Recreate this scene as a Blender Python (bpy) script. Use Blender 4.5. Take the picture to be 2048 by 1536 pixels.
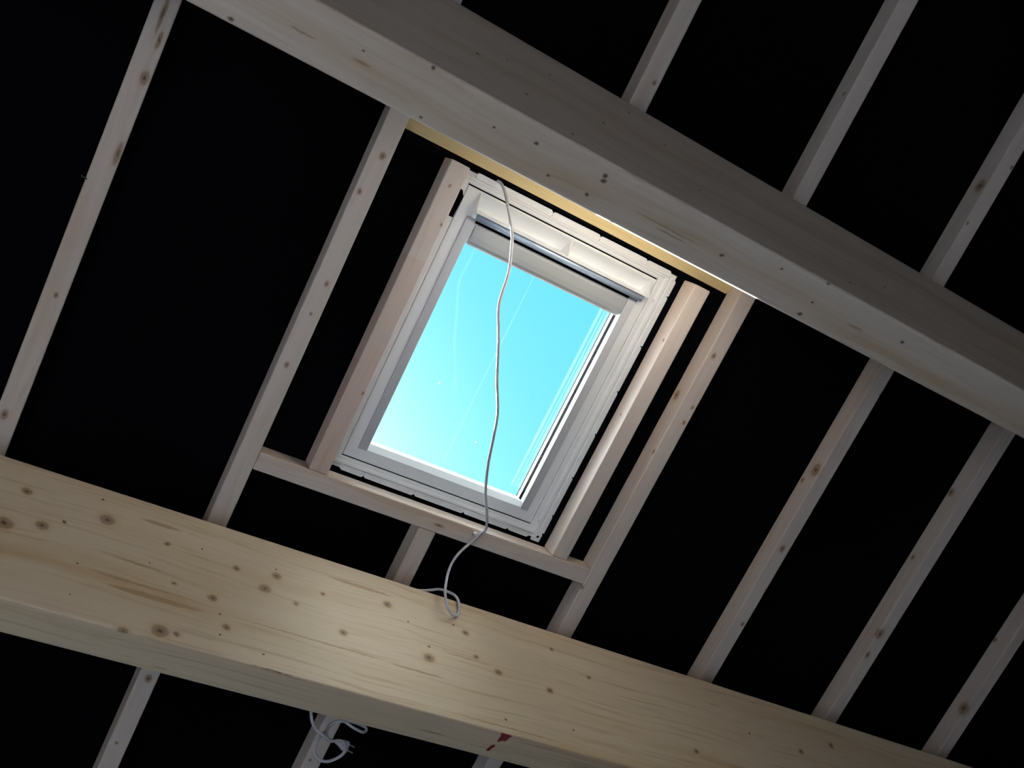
import bpy, bmesh, math, random
from mathutils import Vector, Matrix

for o in list(bpy.data.objects): bpy.data.objects.remove(o, do_unlink=True)
C = bpy.context.scene
COL = C.collection
random.seed(4)

# ------------------------------------------------------------------ roof frame of reference
# u runs along the purlins, v runs down the slope, n points out through the roof (metres, eye at 0,0,0)
ALPHA = math.radians(31.0)
CA, SA = math.cos(ALPHA), math.sin(ALPHA)
EYE = 1.5                                     # eye height above the floor
D = 2.65                                      # underside of the rafters along n
BACK = D * 1.0257                             # upper side of the rafters = black membrane
ROOF = Matrix(((1, 0, 0), (0, CA, SA), (0, -SA, CA)))   # columns are u, v, n in world axes
def dirw(u, v, n): return ROOF @ Vector((u, v, n))
def pos(u, v, n): return dirw(u, v, n) + Vector((0, 0, EYE))
def roof_matrix(u, v, n):
    m = ROOF.to_4x4(); m.translation = pos(u, v, n); return m

# ------------------------------------------------------------------ camera
cam = bpy.data.cameras.new('camera'); cam_o = bpy.data.objects.new('camera', cam); COL.objects.link(cam_o)
RIGHT, DOWN, FWD = (0.86718, -0.42651, -0.25707), (0.33470, 0.88140, -0.33333), (0.36875, 0.20302, 0.90709)
r, up, bk = dirw(*RIGHT).normalized(), -dirw(*DOWN).normalized(), -dirw(*FWD).normalized()
cam_o.matrix_world = Matrix(((r.x, up.x, bk.x, 0), (r.y, up.y, bk.y, 0), (r.z, up.z, bk.z, EYE), (0, 0, 0, 1)))
cam.sensor_fit = 'HORIZONTAL'; cam.sensor_width = 36.0
cam.lens = 1975.5 / 2048 * 36.0
cam.shift_x = (1024 - 831.6) / 2048; cam.shift_y = (877.0 - 768) / 2048
cam.clip_start = 0.02
C.camera = cam_o

# ------------------------------------------------------------------ light, sky, exposure
SUN_UVN = Vector((-0.283, 0.90, 1.0))          # towards the sun, in roof axes
SUN_W = (ROOF @ SUN_UVN).normalized()
SUN_E = 170.0
SKY_GAIN = 1.0
EXPOSURE = 0.0
vs = C.view_settings
C.display_settings.display_device = 'sRGB'
vs.view_transform = 'Standard'; vs.look = 'None'; vs.exposure = EXPOSURE; vs.gamma = 1.0; vs.use_curve_mapping = False
C.cycles.use_denoising = True
C.cycles.max_bounces = 10; C.cycles.diffuse_bounces = 6; C.cycles.transparent_max_bounces = 16
C.cycles.caustics_reflective = False; C.cycles.caustics_refractive = False
C.cycles.sample_clamp_indirect = 6.0

sun = bpy.data.lights.new('sun', 'SUN'); sun.energy = SUN_E; sun.angle = math.radians(0.53); sun.color = (1.0, 0.965, 0.94)
sun_o = bpy.data.objects.new('sun', sun); COL.objects.link(sun_o)
sun_o.rotation_euler = SUN_W.to_track_quat('Z', 'Y').to_euler(); sun_o.location = (-3, 12, 9)

W = bpy.data.worlds.new('sky'); C.world = W; W.use_nodes = True
nt = W.node_tree; nt.nodes.clear()
def N(t, kind, **kw):
    n = t.nodes.new(kind)
    for k, v in kw.items(): setattr(n, k, v)
    return n
def math_node(t, op, a, b=None, c=None):
    n = N(t, 'ShaderNodeMath', operation=op)
    for i, x in enumerate((a, b, c)):
        if x is None: continue
        if isinstance(x, (int, float)): n.inputs[i].default_value = x
        else: t.links.new(x, n.inputs[i])
    return n.outputs[0]
def mix_node(t, fac, a, b, blend='MIX'):
    n = N(t, 'ShaderNodeMix', data_type='RGBA', blend_type=blend)
    for sock, x in ((n.inputs[0], fac), (n.inputs[6], a), (n.inputs[7], b)):
        if isinstance(x, (int, float)): sock.default_value = x
        elif isinstance(x, tuple): sock.default_value = (*x[:3], 1)
        else: t.links.new(x, sock)
    return n.outputs[2]
def ramp_node(t, fac, stops, interp='EASE'):
    n = N(t, 'ShaderNodeValToRGB'); cr = n.color_ramp; cr.interpolation = interp
    while len(cr.elements) < len(stops): cr.elements.new(0.5)
    for e, (p, c_) in zip(cr.elements, stops):
        e.position = p; e.color = (*c_, 1) if len(c_) == 3 else c_
    if not isinstance(fac, (int, float)): t.links.new(fac, n.inputs[0])
    return n.outputs[0]
tc = N(nt, 'ShaderNodeTexCoord')
sep = N(nt, 'ShaderNodeSeparateXYZ'); nt.links.new(tc.outputs['Generated'], sep.inputs[0])
sky = ramp_node(nt, sep.outputs['Z'], [(0.0, (0.62, 0.72, 0.76)), (0.35, (0.36, 0.90, 1.05)), (0.62, (0.21, 0.88, 1.10)), (1.0, (0.16, 0.80, 1.15))], 'LINEAR')
dot = N(nt, 'ShaderNodeVectorMath', operation='DOT_PRODUCT'); nt.links.new(tc.outputs['Generated'], dot.inputs[0]); dot.inputs[1].default_value = SUN_W
glow = math_node(nt, 'POWER', math_node(nt, 'MAXIMUM', dot.outputs['Value'], 0.0), 12.0)
CLOUD_SEED, CLOUD_L = (0.4, 1.2, 0.3), 19.0       # bright cumulus added out of view to boost window light; pane sees a blue gap
co_ = N(nt, 'ShaderNodeVectorMath', operation='ADD'); nt.links.new(tc.outputs['Generated'], co_.inputs[0]); co_.inputs[1].default_value = CLOUD_SEED
cl = N(nt, 'ShaderNodeTexNoise'); cl.inputs['Scale'].default_value = 1.5; cl.inputs['Detail'].default_value = 6; cl.inputs['Roughness'].default_value = 0.5
nt.links.new(co_.outputs[0], cl.inputs['Vector'])
cloud = ramp_node(nt, cl.outputs['Fac'], [(0.46, (0, 0, 0)), (0.60, (1, 1, 1))])
sky = mix_node(nt, cloud, sky, (CLOUD_L * .90, CLOUD_L, CLOUD_L * 1.10))
haze = N(nt, 'ShaderNodeVectorMath', operation='SCALE'); haze.inputs[0].default_value = (20.0, 19.0, 18.0); nt.links.new(glow, haze.inputs['Scale'])
add = N(nt, 'ShaderNodeVectorMath', operation='ADD'); nt.links.new(sky, add.inputs[0]); nt.links.new(haze.outputs[0], add.inputs[1])
below = math_node(nt, 'LESS_THAN', sep.outputs['Z'], -0.01)
col = mix_node(nt, below, add.outputs[0], (0.30, 0.28, 0.24))
bg = N(nt, 'ShaderNodeBackground'); nt.links.new(col, bg.inputs[0]); bg.inputs[1].default_value = SKY_GAIN
wo = N(nt, 'ShaderNodeOutputWorld'); nt.links.new(bg.outputs[0], wo.inputs[0])

# ------------------------------------------------------------------ materials
def new_mat(name):
    m = bpy.data.materials.new(name); m.use_nodes = True; t = m.node_tree; t.nodes.clear()
    b = N(t, 'ShaderNodeBsdfPrincipled'); o = N(t, 'ShaderNodeOutputMaterial'); t.links.new(b.outputs[0], o.inputs[0])
    return m, t, b
def plain(name, color, rough=0.6, metal=0.0, spec=0.4, vary=0.06, scale=9.0):
    m, t, b = new_mat(name)
    tcn = N(t, 'ShaderNodeTexCoord'); no = N(t, 'ShaderNodeTexNoise'); no.inputs['Scale'].default_value = scale; no.inputs['Detail'].default_value = 4
    t.links.new(tcn.outputs['Object'], no.inputs['Vector'])
    lo = tuple(x * (1 - vary) for x in color); hi = tuple(min(1, x * (1 + vary)) for x in color)
    t.links.new(ramp_node(t, no.outputs['Fac'], [(0.3, lo), (0.7, hi)]), b.inputs['Base Color'])
    b.inputs['Roughness'].default_value = rough; b.inputs['Metallic'].default_value = metal; b.inputs['Specular IOR Level'].default_value = spec
    return m
def marks(t, co, lst, axis):
    """smallest scaled distance to any of the listed marks (x, y, z, radius, stretch along the grain)"""
    out = None
    for k in lst:
        x, y, z, rad = k[:4]; st = k[4] if len(k) > 4 else 1.35
        sc = [1.0 / rad] * 3; sc[axis] /= st
        a = N(t, 'ShaderNodeVectorMath', operation='SUBTRACT'); t.links.new(co, a.inputs[0]); a.inputs[1].default_value = (x, y, z)
        b = N(t, 'ShaderNodeVectorMath', operation='MULTIPLY'); t.links.new(a.outputs[0], b.inputs[0]); b.inputs[1].default_value = sc
        l = N(t, 'ShaderNodeVectorMath', operation='LENGTH'); t.links.new(b.outputs[0], l.inputs[0])
        out = l.outputs['Value'] if out is None else math_node(t, 'MINIMUM', out, l.outputs['Value'])
    return out
WOOD = (0.51, 0.443, 0.40)
def wood(name, axis, seed, knots=(), dots=(), streaks=(), base=WOOD, tone=1.0, grain=1.0, joints=None):
    m, t, b = new_mat(name)
    tcn = N(t, 'ShaderNodeTexCoord'); co = tcn.outputs['Object']
    off = N(t, 'ShaderNodeVectorMath', operation='ADD'); t.links.new(co, off.inputs[0]); off.inputs[1].default_value = (seed * 1.37, seed * 2.11, seed * 0.73)
    # slow wander of the grain
    w = N(t, 'ShaderNodeTexNoise'); w.inputs['Scale'].default_value = 1.6; w.inputs['Detail'].default_value = 2; t.links.new(off.outputs[0], w.inputs['Vector'])
    wv = N(t, 'ShaderNodeVectorMath', operation='MULTIPLY'); t.links.new(w.outputs['Color'], wv.inputs[0]); wv.inputs[1].default_value = (0.07, 0.07, 0.07)
    wc = N(t, 'ShaderNodeVectorMath', operation='ADD'); t.links.new(off.outputs[0], wc.inputs[0]); t.links.new(wv.outputs[0], wc.inputs[1])
    def stretched(along, across, detail):
        s = [across] * 3; s[axis] = along
        mm = N(t, 'ShaderNodeVectorMath', operation='MULTIPLY'); t.links.new(wc.outputs[0], mm.inputs[0]); mm.inputs[1].default_value = s
        no = N(t, 'ShaderNodeTexNoise'); no.inputs['Scale'].default_value = 1.0; no.inputs['Detail'].default_value = detail; no.inputs['Roughness'].default_value = 0.6
        t.links.new(mm.outputs[0], no.inputs['Vector']); return no.outputs['Fac']
    broad, fine = stretched(0.7, 11, 3), stretched(1.6, 85, 3)
    B = tuple(x * tone for x in base)
    warm = (B[0] * 0.86, B[1] * 0.77, B[2] * 0.66); pale = (min(.9, B[0] * 1.10), min(.9, B[1] * 1.12), min(.9, B[2] * 1.16))
    c = ramp_node(t, broad, [(0.30, warm), (0.48, B), (0.75, pale)], 'LINEAR')
    c = mix_node(t, math_node(t, 'MULTIPLY', ramp_node(t, fine, [(0.50, (0, 0, 0)), (0.72, (1, 1, 1))]), 0.34 * grain), c, (B[0] * 0.60, B[1] * 0.48, B[2] * 0.36))
    if joints:                                   # finger-jointed board: each length has a tone of its own
        s = N(t, 'ShaderNodeSeparateXYZ'); t.links.new(co, s.inputs[0])
        for p, k in joints:
            g = math_node(t, 'GREATER_THAN', s.outputs[axis], p)
            c = mix_node(t, g, c, mix_node(t, 1.0, c, k, 'MULTIPLY'))
    # edges of the marks wander a little
    jn = N(t, 'ShaderNodeTexNoise'); jn.inputs['Scale'].default_value = 70; jn.inputs['Detail'].default_value = 2; t.links.new(co, jn.inputs['Vector'])
    jv = N(t, 'ShaderNodeVectorMath', operation='MULTIPLY_ADD'); t.links.new(jn.outputs['Color'], jv.inputs[0]); jv.inputs[1].default_value = (0.006,) * 3; jv.inputs[2].default_value = (-0.003,) * 3
    jc = N(t, 'ShaderNodeVectorMath', operation='ADD'); t.links.new(co, jc.inputs[0]); t.links.new(jv.outputs[0], jc.inputs[1])
    if streaks:
        d = marks(t, jc.outputs[0], streaks, axis)
        c = mix_node(t, math_node(t, 'MULTIPLY', ramp_node(t, d, [(0.55, (1, 1, 1)), (1.0, (0, 0, 0))]), 0.62), c, (B[0] * 0.50, B[1] * 0.36, B[2] * 0.24))
    if knots:
        d = math_node(t, 'MULTIPLY', marks(t, jc.outputs[0], knots, axis), 0.4)
        c = mix_node(t, math_node(t, 'MULTIPLY', ramp_node(t, d, [(0.36, (1, 1, 1)), (0.80, (0, 0, 0))]), 0.32), c, (B[0] * 0.80, B[1] * 0.62, B[2] * 0.42))
        c = mix_node(t, ramp_node(t, d, [(0.0, (0.85,) * 3), (0.26, (0.62,) * 3), (0.46, (0, 0, 0))]), c, (0.16, 0.092, 0.05))
        c = mix_node(t, ramp_node(t, d, [(0.05, (0.75,) * 3), (0.15, (0, 0, 0))]), c, (0.05, 0.03, 0.02))
    if dots:
        d = math_node(t, 'MULTIPLY', marks(t, jc.outputs[0], dots, axis), 0.4)
        c = mix_node(t, ramp_node(t, d, [(0.14, (0.90,) * 3), (0.44, (0, 0, 0))]), c, (0.065, 0.040, 0.028))
    t.links.new(c, b.inputs['Base Color'])
    b.inputs['Roughness'].default_value = 0.62; b.inputs['Specular IOR Level'].default_value = 0.25
    bp = N(t, 'ShaderNodeBump'); bp.inputs['Strength'].default_value = 0.12; bp.inputs['Distance'].default_value = 0.002
    t.links.new(fine, bp.inputs['Height']); t.links.new(bp.outputs[0], b.inputs['Normal'])
    return m
M = {}
M['membrane'] = plain('black_membrane', (0.0022, 0.0022, 0.0030), 1.0, spec=0.0, vary=0.3, scale=1.2)
M['screed'] = plain('pale_screed', (0.58, 0.63, 0.70), 0.85, vary=0.08, scale=1.5)
M['block'] = plain('pale_block_wall', (0.27, 0.275, 0.285), 0.9, vary=0.12, scale=3)
M['dark_block'] = plain('darkened_wall', (0.10, 0.085, 0.07), 0.9, vary=0.2, scale=4)  # unseen wall, darkened so less light bounces onto the purlin sides
M['white'] = plain('white_lacquer', (0.915, 0.93, 0.945), 0.38, vary=0.02)
M['plastic'] = plain('white_plastic', (0.89, 0.90, 0.915), 0.45, vary=0.04, scale=25)
M['channel'] = plain('grey_aluminium_channel', (0.34, 0.35, 0.38), 0.45, metal=0.0, vary=0.03)
M['cassette'] = plain('grey_blind_cassette', (0.17, 0.183, 0.195), 0.5, vary=0.03)
M['bar'] = plain('blue_grey_anodised_bar', (0.23, 0.29, 0.37), 0.32, metal=0.2, spec=0.6, vary=0.04, scale=30)
M['rubber_gap'] = plain('black_rubber_gap_shade', (0.0012, 0.0012, 0.0016), 0.9, spec=0.0)  # gasket rubber, also the black that paints shade into gaps
M['cladding'] = plain('black_cladding', (0.0035, 0.004, 0.005), 0.9, spec=0.0)
M['cable'] = plain('white_cable_sheath', (0.46, 0.455, 0.49), 0.45, vary=0.04, scale=30)
M['steel'] = plain('nickel_steel', (0.5, 0.5, 0.5), 0.3, metal=1.0)
M['iron'] = plain('dark_iron', (0.02, 0.018, 0.016), 0.6)
M['red'] = plain('red_marking_paint', (0.22, 0.018, 0.036), 0.6, vary=0.35, scale=60)
m = bpy.data.materials.new('window_glass'); m.use_nodes = True; t = m.node_tree; t.nodes.clear()
tr = N(t, 'ShaderNodeBsdfTransparent'); tr.inputs[0].default_value = (0.95, 0.985, 0.98, 1)
gl = N(t, 'ShaderNodeBsdfGlossy'); gl.inputs['Roughness'].default_value = 0.01
df = N(t, 'ShaderNodeBsdfTranslucent'); df.inputs[0].default_value = (0.9, 0.9, 0.9, 1)
fr = N(t, 'ShaderNodeFresnel'); fr.inputs[0].default_value = 1.45
m1 = N(t, 'ShaderNodeMixShader'); t.links.new(math_node(t, 'MULTIPLY', fr.outputs[0], 0.15), m1.inputs[0]); t.links.new(tr.outputs[0], m1.inputs[1]); t.links.new(gl.outputs[0], m1.inputs[2])
tcn = N(t, 'ShaderNodeTexCoord'); sp = N(t, 'ShaderNodeTexVoronoi'); sp.inputs['Scale'].default_value = 9; t.links.new(tcn.outputs['Object'], sp.inputs['Vector'])
sx = N(t, 'ShaderNodeSeparateXYZ'); t.links.new(tcn.outputs['Object'], sx.inputs[0])
spots = ramp_node(t, sp.outputs['Distance'], [(0.0, (1, 1, 1)), (0.05, (0, 0, 0))])
dust = None
for x0, wd, k in ((0.222, 0.005, .0055), (0.236, 0.003, .0045), (0.249, 0.006, .0065), (-0.03, 0.0012, .004)):   # wipe marks down the pane
    g = math_node(t, 'MULTIPLY', math_node(t, 'LESS_THAN', math_node(t, 'ABSOLUTE', math_node(t, 'SUBTRACT', sx.outputs[0], x0)), wd), k)
    dust = g if dust is None else math_node(t, 'ADD', dust, g)
wn = N(t, 'ShaderNodeTexNoise'); wn.inputs['Scale'].default_value = 5; wn.inputs['Detail'].default_value = 4; t.links.new(tcn.outputs['Object'], wn.inputs['Vector'])
dust = math_node(t, 'MULTIPLY', dust, math_node(t, 'MULTIPLY', wn.outputs['Fac'], 1.1))
dust = math_node(t, 'MINIMUM', math_node(t, 'ADD', dust, math_node(t, 'MULTIPLY', spots, 0.014)), 0.6)
m2 = N(t, 'ShaderNodeMixShader'); t.links.new(dust, m2.inputs[0]); t.links.new(m1.outputs[0], m2.inputs[1]); t.links.new(df.outputs[0], m2.inputs[2])
o = N(t, 'ShaderNodeOutputMaterial'); t.links.new(m2.outputs[0], o.inputs[0]); M['glass'] = m

# ------------------------------------------------------------------ mesh helpers
class MB:
    def __init__(s): s.bm = bmesh.new()
    def prism(s, a, b):
        """closed solid between two matching polygons"""
        va = [s.bm.verts.new(p) for p in a]; vb = [s.bm.verts.new(p) for p in b]; n = len(va)
        s.bm.faces.new(va[::-1]); s.bm.faces.new(vb)
        for i in range(n): s.bm.faces.new((va[i], va[(i + 1) % n], vb[(i + 1) % n], vb[i]))
        return s
    def box(s, x0, x1, y0, y1, z0, z1):
        return s.prism([(x0, y0, z0), (x1, y0, z0), (x1, y1, z0), (x0, y1, z0)], [(x0, y0, z1), (x1, y0, z1), (x1, y1, z1), (x0, y1, z1)])
    def tube(s, pts, rad, seg=10, cap=True):
        pts = [Vector(p) for p in pts]; rings = []; nrm = None
        for i, p in enumerate(pts):
            tg = (pts[min(i + 1, len(pts) - 1)] - pts[max(i - 1, 0)]).normalized()
            if nrm is None: nrm = tg.orthogonal().normalized()
            nrm = (nrm - tg * nrm.dot(tg)).normalized(); bn = tg.cross(nrm)
            rr = rad[i] if isinstance(rad, (list, tuple)) else rad
            rings.append([s.bm.verts.new(p + (nrm * math.cos(2 * math.pi * k / seg) + bn * math.sin(2 * math.pi * k / seg)) * rr) for k in range(seg)])
        for a, b in zip(rings, rings[1:]):
            for k in range(seg): s.bm.faces.new((a[k], a[(k + 1) % seg], b[(k + 1) % seg], b[k]))
        if cap: s.bm.faces.new(rings[0][::-1]); s.bm.faces.new(rings[-1])
        return s
    def bevel(s, off, seg=2):
        bmesh.ops.recalc_face_normals(s.bm, faces=s.bm.faces)
        bmesh.ops.bevel(s.bm, geom=[e for e in s.bm.edges if e.calc_face_angle(0) > 0.5], offset=off, segments=seg, affect='EDGES', profile=0.5, clamp_overlap=True)
        return s
    def build(s, name, mat, parent=None, matrix=None, smooth=False):
        bmesh.ops.recalc_face_normals(s.bm, faces=s.bm.faces)
        me = bpy.data.meshes.new(name); s.bm.to_mesh(me); s.bm.free()
        if smooth:
            for p in me.polygons: p.use_smooth = True
        me.materials.append(mat); ob = bpy.data.objects.new(name, me); COL.objects.link(ob)
        if matrix is not None: ob.matrix_world = matrix
        if parent is not None:
            ob.parent = parent                        # children share the parent's axes and origin
            ob.matrix_parent_inverse = Matrix()
        return ob
def empty(name, matrix):
    o = bpy.data.objects.new(name, None); COL.objects.link(o); o.matrix_world = matrix; o.empty_display_size = 0.05; return o
def tag(o, label, cat, group=None):
    o['label'] = label; o['category'] = cat
    if group: o['group'] = group
    return o
def structure(o): o['kind'] = 'structure'; return o
def smooth_path(pts, n=6):
    P = [Vector(p) for p in pts]; P = [P[0] * 2 - P[1]] + P + [P[-1] * 2 - P[-2]]; out = []
    for i in range(1, len(P) - 2):
        a, b, c, d = P[i - 1:i + 3]
        for k in range(n):
            q = k / n
            out.append(0.5 * (2 * b + (c - a) * q + (2 * a - 5 * b + 4 * c - d) * q * q + (3 * b - a - 3 * c + d) * q ** 3))
    return out + [P[-2]]

# ------------------------------------------------------------------ the room
V_RIDGE, V_EAVE = -2.0, 2.55
X0, X1 = -2.3, 4.7
# window opening in roof coordinates (NS = room-side face of the window)
NS = 2.722
FU0, FU1, FV0, FV1 = 0.3150 * NS, 0.6088 * NS, -0.0634 * NS, 0.2880 * NS
mb = MB()
for (a0, a1, b0, b1) in ((X0 - .2, FU0 - .004, V_RIDGE, V_EAVE + .3), (FU1 + .004, X1 + .2, V_RIDGE, V_EAVE + .3), (FU0 - .004, FU1 + .004, V_RIDGE, FV0 - .004), (FU0 - .004, FU1 + .004, FV1 + .004, V_EAVE + .3)):
    mb.box(a0, a1, b0, b1, BACK, BACK + .03)
structure(mb.build('ceiling', M['membrane'], matrix=roof_matrix(0, 0, 0)))
ridge = pos(0, V_RIDGE, BACK); eave = pos(0, V_EAVE, BACK)
YN = 2 * ridge.y - eave.y                       # north wall line, mirrored about the ridge
def yz_prism(name, poly, x0, x1, mat): return structure(MB().prism([(x0, y, z) for y, z in poly], [(x1, y, z) for y, z in poly]).build(name, mat))
yz_prism('ceiling', [(ridge.y, ridge.z), (YN - .25, eave.z - .15), (YN - .25, eave.z - .12), (ridge.y, ridge.z + .03)], X0 - .2, X1 + .2, M['membrane'])
structure(MB().box(X0 - .2, X1 + .2, YN - .2, eave.y + .2, -.1, 0).build('floor', M['screed']))
GABLE = [(YN, 0), (eave.y, 0), (eave.y, eave.z), (ridge.y, ridge.z), (YN, eave.z)]
OY0, OY1, OZ0, OZ1 = -0.75, 1.6, 0.1, 2.3         # unglazed opening in the west gable
mb = MB()
for poly in ([(YN, 0), (OY0, 0), (OY0, eave.z), (YN, eave.z)], [(OY1, 0), (eave.y, 0), (eave.y, eave.z), (OY1, eave.z)], [(OY0, 0), (OY1, 0), (OY1, OZ0), (OY0, OZ0)], [(OY0, OZ1), (OY1, OZ1), (OY1, eave.z), (OY0, eave.z)], [(YN, eave.z), (eave.y, eave.z), (ridge.y, ridge.z)]):
    mb.prism([(X0 - .2, y, z) for y, z in poly], [(X0, y, z) for y, z in poly])
structure(mb.build('wall_west', M['block']))
yz_prism('wall_east', GABLE, X1, X1 + .2, M['block'])
structure(MB().box(X0, X1, YN - .2, YN, 0, eave.z).build('wall_north', M['dark_block']))
structure(MB().box(X0, X1, eave.y, eave.y + .2, 0, eave.z).build('wall_south', M['block']))

# ------------------------------------------------------------------ purlins (glued-laminated beams, vertical sides)
MARKS = {
'lo_brown': [(0.114, 0.0, -0.087, 0.011), (0.087, 0.0, -0.198, 0.0187), (0.174, 0.0, -0.173, 0.0135), (0.325, 0.0, -0.098, 0.0165), (0.492, 0.0, -0.115, 0.0069), (0.691, 0.0, -0.125, 0.0084), (0.809, 0.0, -0.11, 0.0114), (0.779, 0.0, -0.161, 0.0141), (0.53, 0.0, -0.228, 0.0054), (0.638, 0.0, -0.238, 0.0109), (0.953, 0.0, -0.122, 0.0058), (0.875, 0.0, -0.18, 0.0071), (1.161, 0.0, -0.09, 0.0119), (0.687, 0.0, -0.312, 0.0095), (0.518, 0.0, -0.374, 0.0184), (0.561, 0.0, -0.37, 0.0079), (1.023, 0.0, -0.226, 0.01), (0.429, 0.0, -0.401, 0.0117), (1.301, 0.0, -0.227, 0.0148), (1.431, 0.0, -0.105, 0.0093), (1.465, 0.0, -0.177, 0.0077), (1.543, 0.0, -0.207, 0.0108), (1.754, 0.0, -0.068, 0.0066), (1.731, 0.0, -0.217, 0.0096), (1.893, 0.0, -0.129, 0.0066), (2.304, 0.0, -0.282, 0.0088), (2.813, 0.0, -0.166, 0.0098), (2.986, 0.0, -0.104, 0.0102)],
'lo_dot': [(0.301, 0.0, -0.039, 0.0042), (0.587, 0.0, -0.097, 0.0035), (0.806, 0.0, -0.089, 0.0036), (0.223, 0.0, -0.143, 0.0054), (0.664, 0.0, -0.278, 0.0034), (0.673, 0.0, -0.338, 0.004), (0.797, 0.0, -0.36, 0.0034), (0.281, 0.0, -0.25, 0.0033), (0.284, 0.0, -0.342, 0.0026), (0.456, 0.0, -0.189, 0.0027), (1.302, 0.0, -0.189, 0.0045), (1.559, 0.0, -0.355, 0.0046), (1.387, 0.0, -0.091, 0.0038), (1.231, 0.0, -0.127, 0.0037), (1.806, 0.0, -0.328, 0.004), (2.573, 0.0, -0.156, 0.0047), (1.366, 0.096, -0.4, 0.0026, 22.7), (0.83, 0.0, -0.400, 0.0036, 22.0)],
'lo_streak': [(0.491, 0.0, -0.286, 0.0093, 17.3), (0.46, 0.0, -0.26, 0.0027, 58.9), (0.465, 0.0, -0.061, 0.007, 9.9), (1.072, 0.0, -0.058, 0.0073, 18.0), (1.264, 0.0, -0.28, 0.0043, 26.4), (0.928, 0.0, -0.276, 0.0027, 103.0), (1.562, 0.0, -0.38, 0.0029, 89.5), (1.436, 0.0, -0.192, 0.0024, 47.5), (0.433, 0.0, -0.202, 0.0027, 30.0), (0.568, 0.129, -0.4, 0.0041, 6.7)],
'up_dot': [(0.599, 0.122, -0.402, 0.0048), (0.758, 0.06, -0.402, 0.0036), (0.867, 0.045, -0.402, 0.0062), (0.942, 0.102, -0.402, 0.005), (1.055, 0.099, -0.402, 0.0051), (0.563, 0.005, -0.402, 0.0059), (0.412, 0.047, -0.402, 0.0035), (1.47, 0.073, -0.402, 0.0055), (1.637, 0.028, -0.402, 0.0042), (1.792, 0.069, -0.402, 0.0044), (1.793, 0.116, -0.402, 0.0074), (2.12, 0.047, -0.402, 0.0063), (0.134, 0.125, -0.402, 0.007), (1.062, 0.035, -0.402, 0.0076), (1.067, 0.048, -0.402, 0.0076), (1.782, 0.0, -0.402, 0.0087), (0.818, 0.0, -0.29, 0.0051), (1.06, 0.0, -0.213, 0.0054), (0.943, 0.0, -0.363, 0.0038), (1.168, 0.0, -0.066, 0.0043), (0.684, 0.0, -0.223, 0.0051), (0.773, 0.0, -0.167, 0.0039), (0.906, 0.0, -0.114, 0.0041), (1.361, 0.0, -0.283, 0.0041), (1.276, 0.0, -0.137, 0.0043), (1.889, 0.0, -0.332, 0.0045), (2.069, 0.0, -0.243, 0.0048)],
'up_streak': [(0.28, 0.076, -0.402, 0.0035, 11.4), (0.42, 0.073, -0.402, 0.0047, 5.9), (1.296, 0.078, -0.402, 0.0026, 54.2), (1.312, 0.09, -0.402, 0.0026, 24.8), (1.962, 0.074, -0.402, 0.0045, 8.3)],
}
def purlin(y, z, w, h, mat, bev=.005):
    mb = MB().box(X0 + .01, X1 - .01, 0, w, -h, 0).bevel(bev, 4)
    return mb.build('purlin', mat, matrix=Matrix.Translation((0, y, z)))
up_purlin = tag(purlin(0.8944, 3.9711, 0.1383, 0.4021, wood('wood_upper_purlin', 0, 1, dots=MARKS['up_dot'], streaks=MARKS['up_streak'], base=(.53, .455, .385), grain=0.7), .009),
    'upper spruce purlin crossing above the roof window, brown side and grey underside', 'beam', 'purlins under the rafters')
lo_purlin = tag(purlin(2.1871, 3.1828, 0.1576, 0.4004, wood('wood_lower_purlin', 0, 2, MARKS['lo_brown'], MARKS['lo_dot'], MARKS['lo_streak'], grain=1.35, base=(0.575, 0.462, 0.325))),
    'lower knotty yellow spruce purlin below the roof window, with a red paint mark', 'beam', 'purlins under the rafters')
mb = MB()
for poly in ([(1.541, 2.1875), (1.557, 2.1875), (1.574, 2.1875), (1.579, 2.193), (1.578, 2.205), (1.581, 2.217), (1.578, 2.231), (1.571, 2.226), (1.567, 2.238), (1.56, 2.241), (1.554, 2.221), (1.551, 2.207)],
             [(1.56, 2.265), (1.567, 2.261), (1.573, 2.272), (1.572, 2.289), (1.574, 2.307), (1.564, 2.306), (1.56, 2.286)]):
    p2 = [(x, y - 2.1871) for x, y in poly]
    mb.prism([(x, y, -0.4010) for x, y in p2], [(x, y, -0.4003) for x, y in p2])
mb.build('paint_mark', M['red'], lo_purlin)['label'] = 'smeared red paint mark across the underside'

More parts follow.
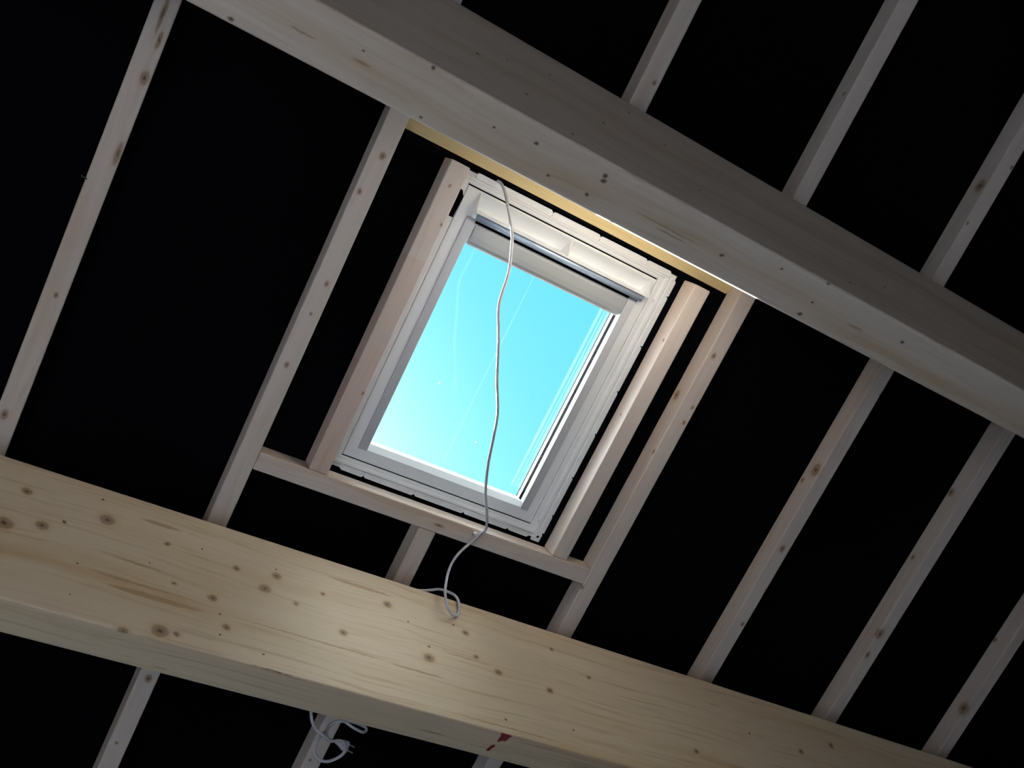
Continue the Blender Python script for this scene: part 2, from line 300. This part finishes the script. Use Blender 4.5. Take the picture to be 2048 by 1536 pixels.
# ------------------------------------------------------------------ rafters, trimmers and headers
RW = 0.0224 * D
RU = dict(L0=-.0087, L1=.2285, JL=.3083, L2=.4587, JR=.6342, L3=.6942, L4=.9296, L5=1.1662, L6=1.4040)
KN = {
'L0': [(0.014, -0.004, 0.0, 0.012, 1.6), (0.014, -0.10, 0.0, 0.006, 4), (-0.008, 0.931, 0.0, 0.0105, 1.5), (0.004, 0.582, 0.0, 0.0055), (0.0, -0.16, 0, .006, 9), (0.02, 0.19, 0, 0.008, 4)],
'L1': [(0.004, -0.091, 0.0, 0.0083), (-0.014, 0.018, 0.0, 0.0069), (0.007, 0.28, 0.0, 0.0069), (-0.003, 0.53, 0.0, 0.007), (0.001, 0.372, 0.0, 0.0042), (-0.007, 1.814, 0.0, 0.005), (0.002, 1.576, 0.0, 0.0112)],
'JR': [(-0.03, 0.025, 0.013, 0.0048), (-0.03, 0.29, 0.03, 0.0040)],
'L3': [(-0.03, 0.354, 0.008, 0.0062), (-0.027, 0.86, 0.0, 0.0062), (-0.007, 0.002, 0.0, 0.0082), (0.015, 0.175, 0.0, 0.0058), (0.014, 0.229, 0.0, 0.0058), (-0.03, 0.163, 0.045, 0.0149), (-0.03, -0.849, 0.023, 0.0051), (0.031, 1.57, 0.0, 0.0073)],
'L4': [(-0.03, 0.197, 0.021, 0.0183), (-0.03, 0.249, 0.053, 0.0074), (-0.002, 0.49, 0.0, 0.0111), (0.014, 0.794, 0.0, 0.0076), (0.03, -0.121, 0.0, 0.0074), (-0.021, -0.721, 0.0, 0.0056), (0.02, -0.93, 0.0, 0.0057), (-0.03, -0.842, 0.025, 0.017)],
'L5': [(-0.03, 0.072, 0.053, 0.0125), (-0.03, 0.345, 0.046, 0.0083), (-0.021, 0.651, 0.0, 0.0167), (-0.018, 0.744, 0.0, 0.0105)],
'L6': [(-0.03, 0.82, 0.012, 0.0212), (-0.03, 0.522, 0.059, 0.0094)],
'L2': [(0.012, -0.597, 0.0, 0.0061), (-0.011, 1.718, 0.0, 0.0051)],
'JL': [(0.022, 0.003, 0.0, 0.0042), (0.022, 0.525, 0.0, 0.0043), (-0.003, -0.1, 0.0, 0.0042)],
}
HB0, HB1 = 0.2993 * D, 0.3204 * D              # lower header
HT = -0.0677 * BACK                            # upper header, lower edge at the membrane
HT0 = HT - (BACK - D) / SA * CA                # its slanted face is level, so the lining can run level
GR = 'rafters under the black membrane'
def rafter(name, key, v0, v1, label, cat, seed, group=GR, depth=BACK - D, joints=None, tone=1.0):
    mb = MB().box(-RW / 2, RW / 2, v0, v1, 0, depth - .0005).bevel(0.0035, 3)
    return tag(mb.build(name, wood('wood_' + key + '_' + str(seed), 1, seed, KN.get(key, ()), joints=joints, grain=0.6, tone=tone), matrix=roof_matrix(RU[key] * D + RW / 2, 0, D)), label, cat, group)
VR, VE = V_RIDGE + .01, V_EAVE + .1
raf0 = rafter('rafter', 'L0', VR, VE, 'leftmost pale rafter, with a large dark knot high up and a nail in its edge', 'rafter', 3)
nl = MB().tube([(-RW / 2 - .009, .2775, .0035), (-RW / 2 + .004, .2785, .0005)], .0022, 8).tube([(-RW / 2 - .011, .2773, .004), (-RW / 2 - .009, .2775, .0035)], .0045, 8)
nl.build('nail', M['iron'], raf0)['label'] = 'dark nail standing out of the rafter edge'
rafter('rafter', 'L1', VR, VE, 'long rafter on the left of the roof window, holding the left ends of both headers', 'rafter', 4)
rafter('rafter', 'L3', VR, VE, 'long rafter on the right of the roof window, holding the right ends of both headers', 'rafter', 5)
rafter('rafter', 'L4', VR, VE, 'first full rafter to the right of the window framing, with a big knot at mid-length', 'rafter', 6)
rafter('rafter', 'L5', VR, VE, 'second full rafter to the right of the window framing, darker grey', 'rafter', 7)
rafter('rafter', 'L6', VR, VE, 'rightmost rafter, seen in the lower right corner with one round dark knot', 'rafter', 8)
rafter('rafter', 'L2', VR, HT0 - .0605, 'short cut rafter above the upper purlin, in line with the window', 'rafter', 9)
rafter('rafter', 'L2', HB1 + .0005, VE, 'short cut rafter below the lower header, running behind the lower purlin', 'rafter', 10)
rafter('trimmer_rafter', 'JL', -0.0628 * D, HB0 - .0005, 'left trimmer batten hard against the roof window frame', 'batten', 11, 'trimmer battens beside the window',
       joints=[(0.115, (0.93, 0.88, 0.86)), (0.375, (1.04, 1.0, 1.0))], tone=1.05)
rafter('trimmer_rafter', 'JR', -0.0628 * D, HB0 - .0005, 'right trimmer batten beside the roof window, its side brightly lit', 'batten', 12, 'trimmer battens beside the window', tone=1.08)
HU0, HU1 = RU['L1'] * D + RW + .0005, RU['L3'] * D - .0005
hm = (HU0 + HU1) / 2; hw = (HU1 - HU0) / 2
mb = MB().box(-hw, hw, HB0 - HB0, HB1 - HB0, 0, BACK - D - .0005).bevel(0.0035, 3)
lo_header = tag(mb.build('header', wood('wood_lower_header', 0, 13, [(0.02, 0.03, 0, .006, 3)], grain=0.7), matrix=roof_matrix(hm, HB0, D)),
    'lower header under the roof window, between the two long rafters', 'header', 'headers framing the window')
dz = BACK - D - .0005
prof = [(-.06, 0), (0, 0), (dz / SA * CA, dz), (-.06, dz)]
mb = MB().prism([(-hw, y, z) for y, z in prof], [(hw, y, z) for y, z in prof]).bevel(0.002, 2)
tag(mb.build('header', wood('wood_upper_header', 0, 14, [(-.10, .06, .035, .010, 2)], base=(0.60, 0.475, 0.25)), matrix=roof_matrix(hm, HT0, D)),
    'yellow upper header above the roof window, half hidden by the upper purlin', 'header', 'headers framing the window')

# ------------------------------------------------------------------ the roof window
CU, CV = 0.4620 * NS, 0.11 * NS
win = structure(empty('window_1', roof_matrix(CU, CV, NS)))
win['label'] = 'white roof window with a grey roller blind pulled up, blue sky in its pane'; win['category'] = 'window'
def a(x): return x * NS - CU                     # plane ratio -> window axis u
def bb(x): return x * NS - CV                    # plane ratio -> window axis v
def ring(inner, widths, profs, name, mat, parent=win, skip=()):
    """four mitred members round a rectangle; prof = [(share of the width outward, n)]"""
    u0, u1, v0, v1 = inner; wl, wr, wt, wb = widths; out = []
    for side in ('left', 'right', 'top', 'bottom'):
        if side in skip: continue
        pf = profs[side] if isinstance(profs, dict) else profs
        P0, P1 = [], []
        for q, n in pf:
            L, R, T, B = u0 - q * wl, u1 + q * wr, v0 - q * wt, v1 + q * wb
            if side == 'left': P0.append((L, T, n)); P1.append((L, B, n))
            elif side == 'right': P0.append((R, T, n)); P1.append((R, B, n))
            elif side == 'top': P0.append((L, T, n)); P1.append((R, T, n))
            else: P0.append((L, B, n)); P1.append((R, B, n))
        mb = MB().prism(P0, P1)
        out.append(mb.build(name, mat, parent))
    return out
NG = 0.014                                       # glass behind the room-side face
gu0, gu1 = a(.3600), a(.5640)
gv0, gv1 = bb(.0035), 0.2478 * (NS + NG) - CV
su0, su1, sv0, sv1 = a(.3365), a(.5874), bb(-.0474), bb(.2696)
# outer frame: flat strip, rounded ridge, groove, thin lip
gap = .0045
fi = (su0 - .002, su1 + .002, sv0 - gap, sv1 + gap); fw = (.056, .056, sv0 - gap - bb(-.0610), bb(.2855) - sv1 - gap)
fprof = [(0, .055), (0, .002), (.06, 0), (.30, 0), (.40, -.004), (.55, -.0045), (.64, 0.000), (.68, .006), (.76, .006), (.80, .001), (.93, .000), (1.0, .003), (1.0, .055)]
ring(fi, fw, fprof, 'frame_member', M['white'])
ring((fi[0] - fw[0], fi[1] + fw[1], fi[2] - fw[2], fi[3] + fw[3]), (.06, .06, .06, .06), [(0, .030), (1, .030), (1, .040), (0, .040)], 'flashing_flange', M['cladding'])
sprof = {'left': [(0, .05), (0, 0), (.97, 0), (1, .002), (1, .05)], 'right': [(0, .05), (0, 0), (.97, 0), (1, .002), (1, .05)], 'top': [(0, .056), (0, 0), (.575, 0), (.575, .0335), (.955, .0335), (.955, 0), (.97, 0), (1, .002), (1, .056)],
         'bottom': [(0, .05), (0, NG), (.30, 0.0012), (.33, 0), (.97, 0), (1, .002), (1, .05)]}
ring((gu0, gu1, gv0, gv1), (gu0 - su0, su1 - gu1, gv0 - sv0, sv1 - gv1), sprof, 'sash_member', M['white'])
for q in ring((su0, su1, sv0, sv1), (.002, .002, gap, gap), [(0, .012), (1, .012), (1, .02), (0, .02)], 'gap_shade_ring', M['rubber_gap']): pass  # black ring paints the deep shade in the gap between sash and frame
ring((gu0 + .0005, gu1 - .0005, gv0, gv1), (.004, .004, .004, .004), [(0, NG + .0015), (1, NG + .0015), (1, NG + .020), (0, NG + .020)], 'glazing_gasket', M['rubber_gap'], skip=('bottom',))
ring((gu0 - .001, gu1 + .001, gv0, gv1 + .004), (.10, .10, .10, .10), [(0, NG + .021), (1, NG + .021), (1, NG + .045), (0, NG + .045)], 'cladding_member', M['cladding'])
pane = MB().box(gu0 - .003, gu1 + .003, gv0 - .003, gv1 + .003, NG, NG + .0012).build('pane', M['glass'], win)
# blind: side channels, cassette with its bottom bar
for x0, x1 in ((a(.3490), a(.3600) - .0008), (a(.5640) + .0008, a(.5746))):
    mb = MB().box(x0, x1, bb(-.0190), bb(.2568), -.005, .001).bevel(.001, 1); mb.build('side_channel', M['channel'], win)
cas = [(bb(-.0160), .010), (bb(-.0160), -.001), (bb(-.012), -.004), (bb(-.002), -.0045), (bb(.0035), -.003), (bb(.0066), .003), (bb(.0070), .009), (bb(.0070), .013)]
cu0, cu1 = gu0 + .006, gu1 - .0015
cassette = MB().prism([(cu0, y, z) for y, z in cas], [(cu1, y, z) for y, z in cas]).build('blind_cassette', M['cassette'], win)
mb = MB().box(cu0 + .002, cu1 - .002, bb(.0066), bb(.0066) + .004, .004, .012); mb.build('bottom_bar', M['channel'], cassette)
# ventilation flap: curved channel with end plates and a middle rib, lip and round grip bar below
vu0, vu1 = a(.3535), a(.5795); vt, vb = bb(-.0448), bb(-.0262)
def arc(k): return (vt + (vb - vt) * (.10 + .90 * k), -.004 + .032 * math.sin(min(1, k * 1.15) * math.pi / 2) - .050 * max(0, (k - .80) / .20) ** 1.6)
inner = [(vt, -.008)] + [arc(i / 14) for i in range(15)]
flap = MB().prism([(vu0, y, z) for y, z in inner + [(vb, .0325), (vt, .0325)]], [(vu1, y, z) for y, z in inner + [(vb, .0325), (vt, .0325)]]).build('ventilation_flap', M['white'], win)
def plate(x0, x1, name):
    pl = [(vt - .001, .032), (vt - .001, -.006), (vt + (vb - vt) * .45, -.015), (vt + (vb - vt) * .8, -.027), (vb + .001, -.034), (vb + .003, -.034), (vb + .003, .032)]
    MB().prism([(x0, y, z) for y, z in pl], [(x1, y, z) for y, z in pl]).build(name, M['white'], flap)
for x0, x1 in ((su0 + .003, vu0 - .0045), (vu1 + .0045, su1 - .003)): MB().box(x0, x1, vt - .0012, vb + .0015, 0.0004, .033).build('end_block', M['white'], flap)
plate(vu0 - .004, vu0, 'end_plate'); plate(vu1, vu1 + .004, 'end_plate'); plate(a(.4690), a(.4690) + .004, 'rib')
MB().box(vu0 - .004, vu1 + .004, vb - .001, vb + .004, -.035, -.027).bevel(.001, 1).build('lip', M['plastic'], flap)
gy = bb(-.0217); gz = -.018
MB().box(a(.3560), a(.5760), bb(-.0190), bb(-.0152), -.0015, .002).build('bar_gap_shade', M['rubber_gap'], win)  # black strip standing in for the shaded gap below the grip bar
MB().tube([(a(.3560), gy, gz), (a(.5760), gy, gz)], .0105, 16).build('grip_bar', M['bar'], flap, smooth=True)
for x in (a(.3545), a(.5715)): MB().box(x - .006, x + .008, gy - .010, gy + .008, -.024, .001).bevel(.003, 2).build('bar_bracket', M['plastic'], flap)
# clip-on lip pieces round the frame, stepped where one ends and the next begins
def clip(x0, x1, y0, y1, name='frame_clip'):
    MB().box(x0, x1, y0, y1, .001, .006).bevel(.0012, 1).build(name, M['plastic'], win)
ou0, ou1, ov0, ov1 = fi[0] - fw[0], fi[1] + fw[1], fi[2] - fw[2], fi[3] + fw[3]
cuts = [bb(x) for x in (-.0560, -.0360, .0267, .0850, .1411, .1994, .2515, .2770)]
for i, (p, q) in enumerate(zip(cuts, cuts[1:])):
    top_w = .0045 if i else .000
    mb = MB().prism([(ou1 - .012, p + .002, .0), (ou1 + .0015, p + .002, .0), (ou1 + .006, p + .012, .0), (ou1 + .005, q - .014, .0), (ou1 + .0055, q - .001, .0), (ou1 - .012, q - .001, .0)],
                    [(ou1 - .012, p + .002, .006), (ou1 + .0015, p + .002, .006), (ou1 + .006, p + .012, .006), (ou1 + .005, q - .014, .006), (ou1 + .0055, q - .001, .006), (ou1 - .012, q - .001, .006)])
    mb.build('frame_clip', M['plastic'], win)
for yy, sg, cl_ in ((ov1, 1, (.3400, .3700, .4345, .5012, .5631, .5930)), (ov0, -1, (.3400, .4362, .4996, .5653, .6000))):
    cc = [a(x) for x in cl_]
    for p, q in zip(cc, cc[1:]):
        P = [(p + .001, yy - sg * .012), (p + .001, yy + sg * .0015), (p + .006, yy + sg * .0045), (q - .008, yy + sg * .0055), (q - .003, yy + sg * .0015), (q - .001, yy - sg * .012)]
        MB().prism([(x, y, 0) for x, y in P], [(x, y, .006) for x, y in P]).build('frame_clip', M['plastic'], win)
cb = MB().box(ou1 - .030, ou1 + .002, ov1 - .020, ov1 + .010, -.001, .008).bevel(.002, 1).build('corner_block', M['plastic'], win)
MB().tube([(ou1 - .012, ov1 - .008, -.0013), (ou1 - .012, ov1 - .008, -.0002)], .0045, 12).build('screw_hole', M['rubber_gap'], cb)
br = [(a(.3300), bb(-.0405)), (a(.3330), bb(-.0395)), (a(.3362), bb(-.0337)), (a(.3362), bb(-.0300)), (a(.3354), bb(-.0105)), (a(.3300), bb(-.0105))]
MB().prism([(x, y, -.0012) for x, y in br], [(x, y, .004) for x, y in br]).build('cutout_shade_plate', M['rubber_gap'], win)  # black plate standing in for a dark cutout in the frame
for sx_, sy_ in ((su1 + .022, sv1 - .015), (su1 + .020, sv0 + .060)):
    MB().tube([(sx_, sy_, -.0052), (sx_, sy_, .001)], .0045, 12).build('screw_head', M['plastic'], win)

# ------------------------------------------------------------------ the cable
CORD = [(0.985, 1.249, 3.916), (0.995, 1.245, 3.902), (1.005, 1.246, 3.869), (1.025, 1.263, 3.821), (1.052, 1.292, 3.769), (1.065, 1.319, 3.729), (1.081, 1.361, 3.687), (1.085, 1.408, 3.641), (1.092, 1.437, 3.611), (1.128, 1.496, 3.564), (1.174, 1.58, 3.502), (1.221, 1.653, 3.458), (1.252, 1.728, 3.425), (1.284, 1.806, 3.401), (1.331, 1.894, 3.378), (1.386, 1.972, 3.366), (1.418, 2.028, 3.361), (1.411, 2.047, 3.354), (1.395, 2.072, 3.335), (1.36, 2.107, 3.291), (1.344, 2.133, 3.245), (1.335, 2.142, 3.184), (1.341, 2.152, 3.155), (1.357, 2.165, 3.13), (1.379, 2.175, 3.118), (1.397, 2.179, 3.126), (1.405, 2.179, 3.148), (1.403, 2.177, 3.175),
        (1.394, 2.184, 3.199), (1.372, 2.196, 3.213), (1.346, 2.200, 3.214), (1.322, 2.205, 3.206), (1.28, 2.215, 3.197), (1.20, 2.225, 3.192), (1.11, 2.245, 3.192), (1.05, 2.30, 3.193), (1.02, 2.342, 3.192), (1.012, 2.358, 3.175), (1.012, 2.356, 3.10), (1.016, 2.356, 2.95), (1.018, 2.356, 2.85)]
TAIL = [(1.021, 2.365, 2.799), (1.027, 2.375, 2.789), (1.033, 2.378, 2.772), (1.04, 2.372, 2.754), (1.044, 2.362, 2.742), (1.052, 2.356, 2.733), (1.066, 2.359, 2.729), (1.081, 2.37, 2.729), (1.097, 2.38, 2.732), (1.116, 2.382, 2.739), (1.127, 2.376, 2.737), (1.132, 2.367, 2.725), (1.132, 2.361, 2.713), (1.127, 2.364, 2.696), (1.115, 2.375, 2.685), (1.09, 2.385, 2.673), (1.068, 2.387, 2.674), (1.05, 2.381, 2.683), (1.043, 2.371, 2.694), (1.044, 2.366, 2.709), (1.055, 2.369, 2.729), (1.071, 2.38, 2.749), (1.085, 2.389, 2.766), (1.092, 2.392, 2.781), (1.102, 2.386, 2.79), (1.116, 2.376, 2.795), (1.135, 2.371, 2.798), (1.158, 2.374, 2.801), (1.192, 2.385, 2.804), (1.21, 2.394, 2.803), (1.21, 2.397, 2.795), (1.195, 2.39, 2.787), (1.173, 2.38, 2.785), (1.152, 2.375, 2.788), (1.136, 2.379, 2.798), (1.131, 2.39, 2.804), (1.121, 2.399, 2.804), (1.107, 2.401, 2.796), (1.092, 2.395, 2.778), (1.083, 2.385, 2.761), (1.08, 2.38, 2.748), (1.088, 2.384, 2.739), (1.104, 2.394, 2.741), (1.124, 2.404, 2.749)]
kabel = tag(empty('power_cable', Matrix.Translation((1.418, 2.028, 3.361))), 'white power cable hanging across the window pane, its plug dangling behind the lower purlin', 'cable')
org = Vector((1.418, 2.028, 3.361))
MB().tube([p - org for p in smooth_path(CORD + TAIL, 6)], .0043, 10).build('cord', M['cable'], kabel, smooth=True)
# flat two-pin plug: body widens from the cable to the pins
p0, ax = Vector((1.117, 2.398, 2.7430)), Vector((0.030, 0.0, -0.0065)).normalized()
wd = Vector((ax.z, 0, -ax.x)).normalized(); th = Vector((0, 1, 0))
def section(d, hw_, ht_): return [p0 + ax * d + wd * (sx * hw_) + th * (sy * ht_) - org for sx, sy in ((-1, -.5), (-.7, -1), (.7, -1), (1, -.5), (1, .5), (.7, 1), (-.7, 1), (-1, .5))]
mb = MB(); S = [section(0, .0045, .0045), section(.010, .0065, .006), section(.024, .0150, .007), section(.036, .0178, .007), section(.040, .0170, .0065)]
rings = [[mb.bm.verts.new(p) for p in s] for s in S]
for q, w_ in zip(rings, rings[1:]):
    for k in range(8): mb.bm.faces.new((q[k], q[(k + 1) % 8], w_[(k + 1) % 8], w_[k]))
mb.bm.faces.new(rings[0][::-1]); mb.bm.faces.new(rings[-1])
plug = mb.build('plug', M['cable'], kabel)
for sgn in (-1, 1):
    b0 = p0 + ax * .040 + wd * (sgn * .0095) - org
    MB().tube([b0, b0 + ax * .010, b0 + ax * .019], [.0022, .0020, .0019], 8).build('pin', M['steel'], plug)
clip_o = MB().box(-.007, .007, -.004, .006, -.0085, 0).bevel(.002, 2).build('cable_clip', M['plastic'], matrix=roof_matrix(0.5265 * D, 0.3045 * D, D))
tag(clip_o, 'small white clip on the lower header where the cable bends', 'clip')
MB().tube([(-.006, .004, -.009), (-.006, .004, 0.0)], .0018, 8).build('nail', M['iron'], clip_o)
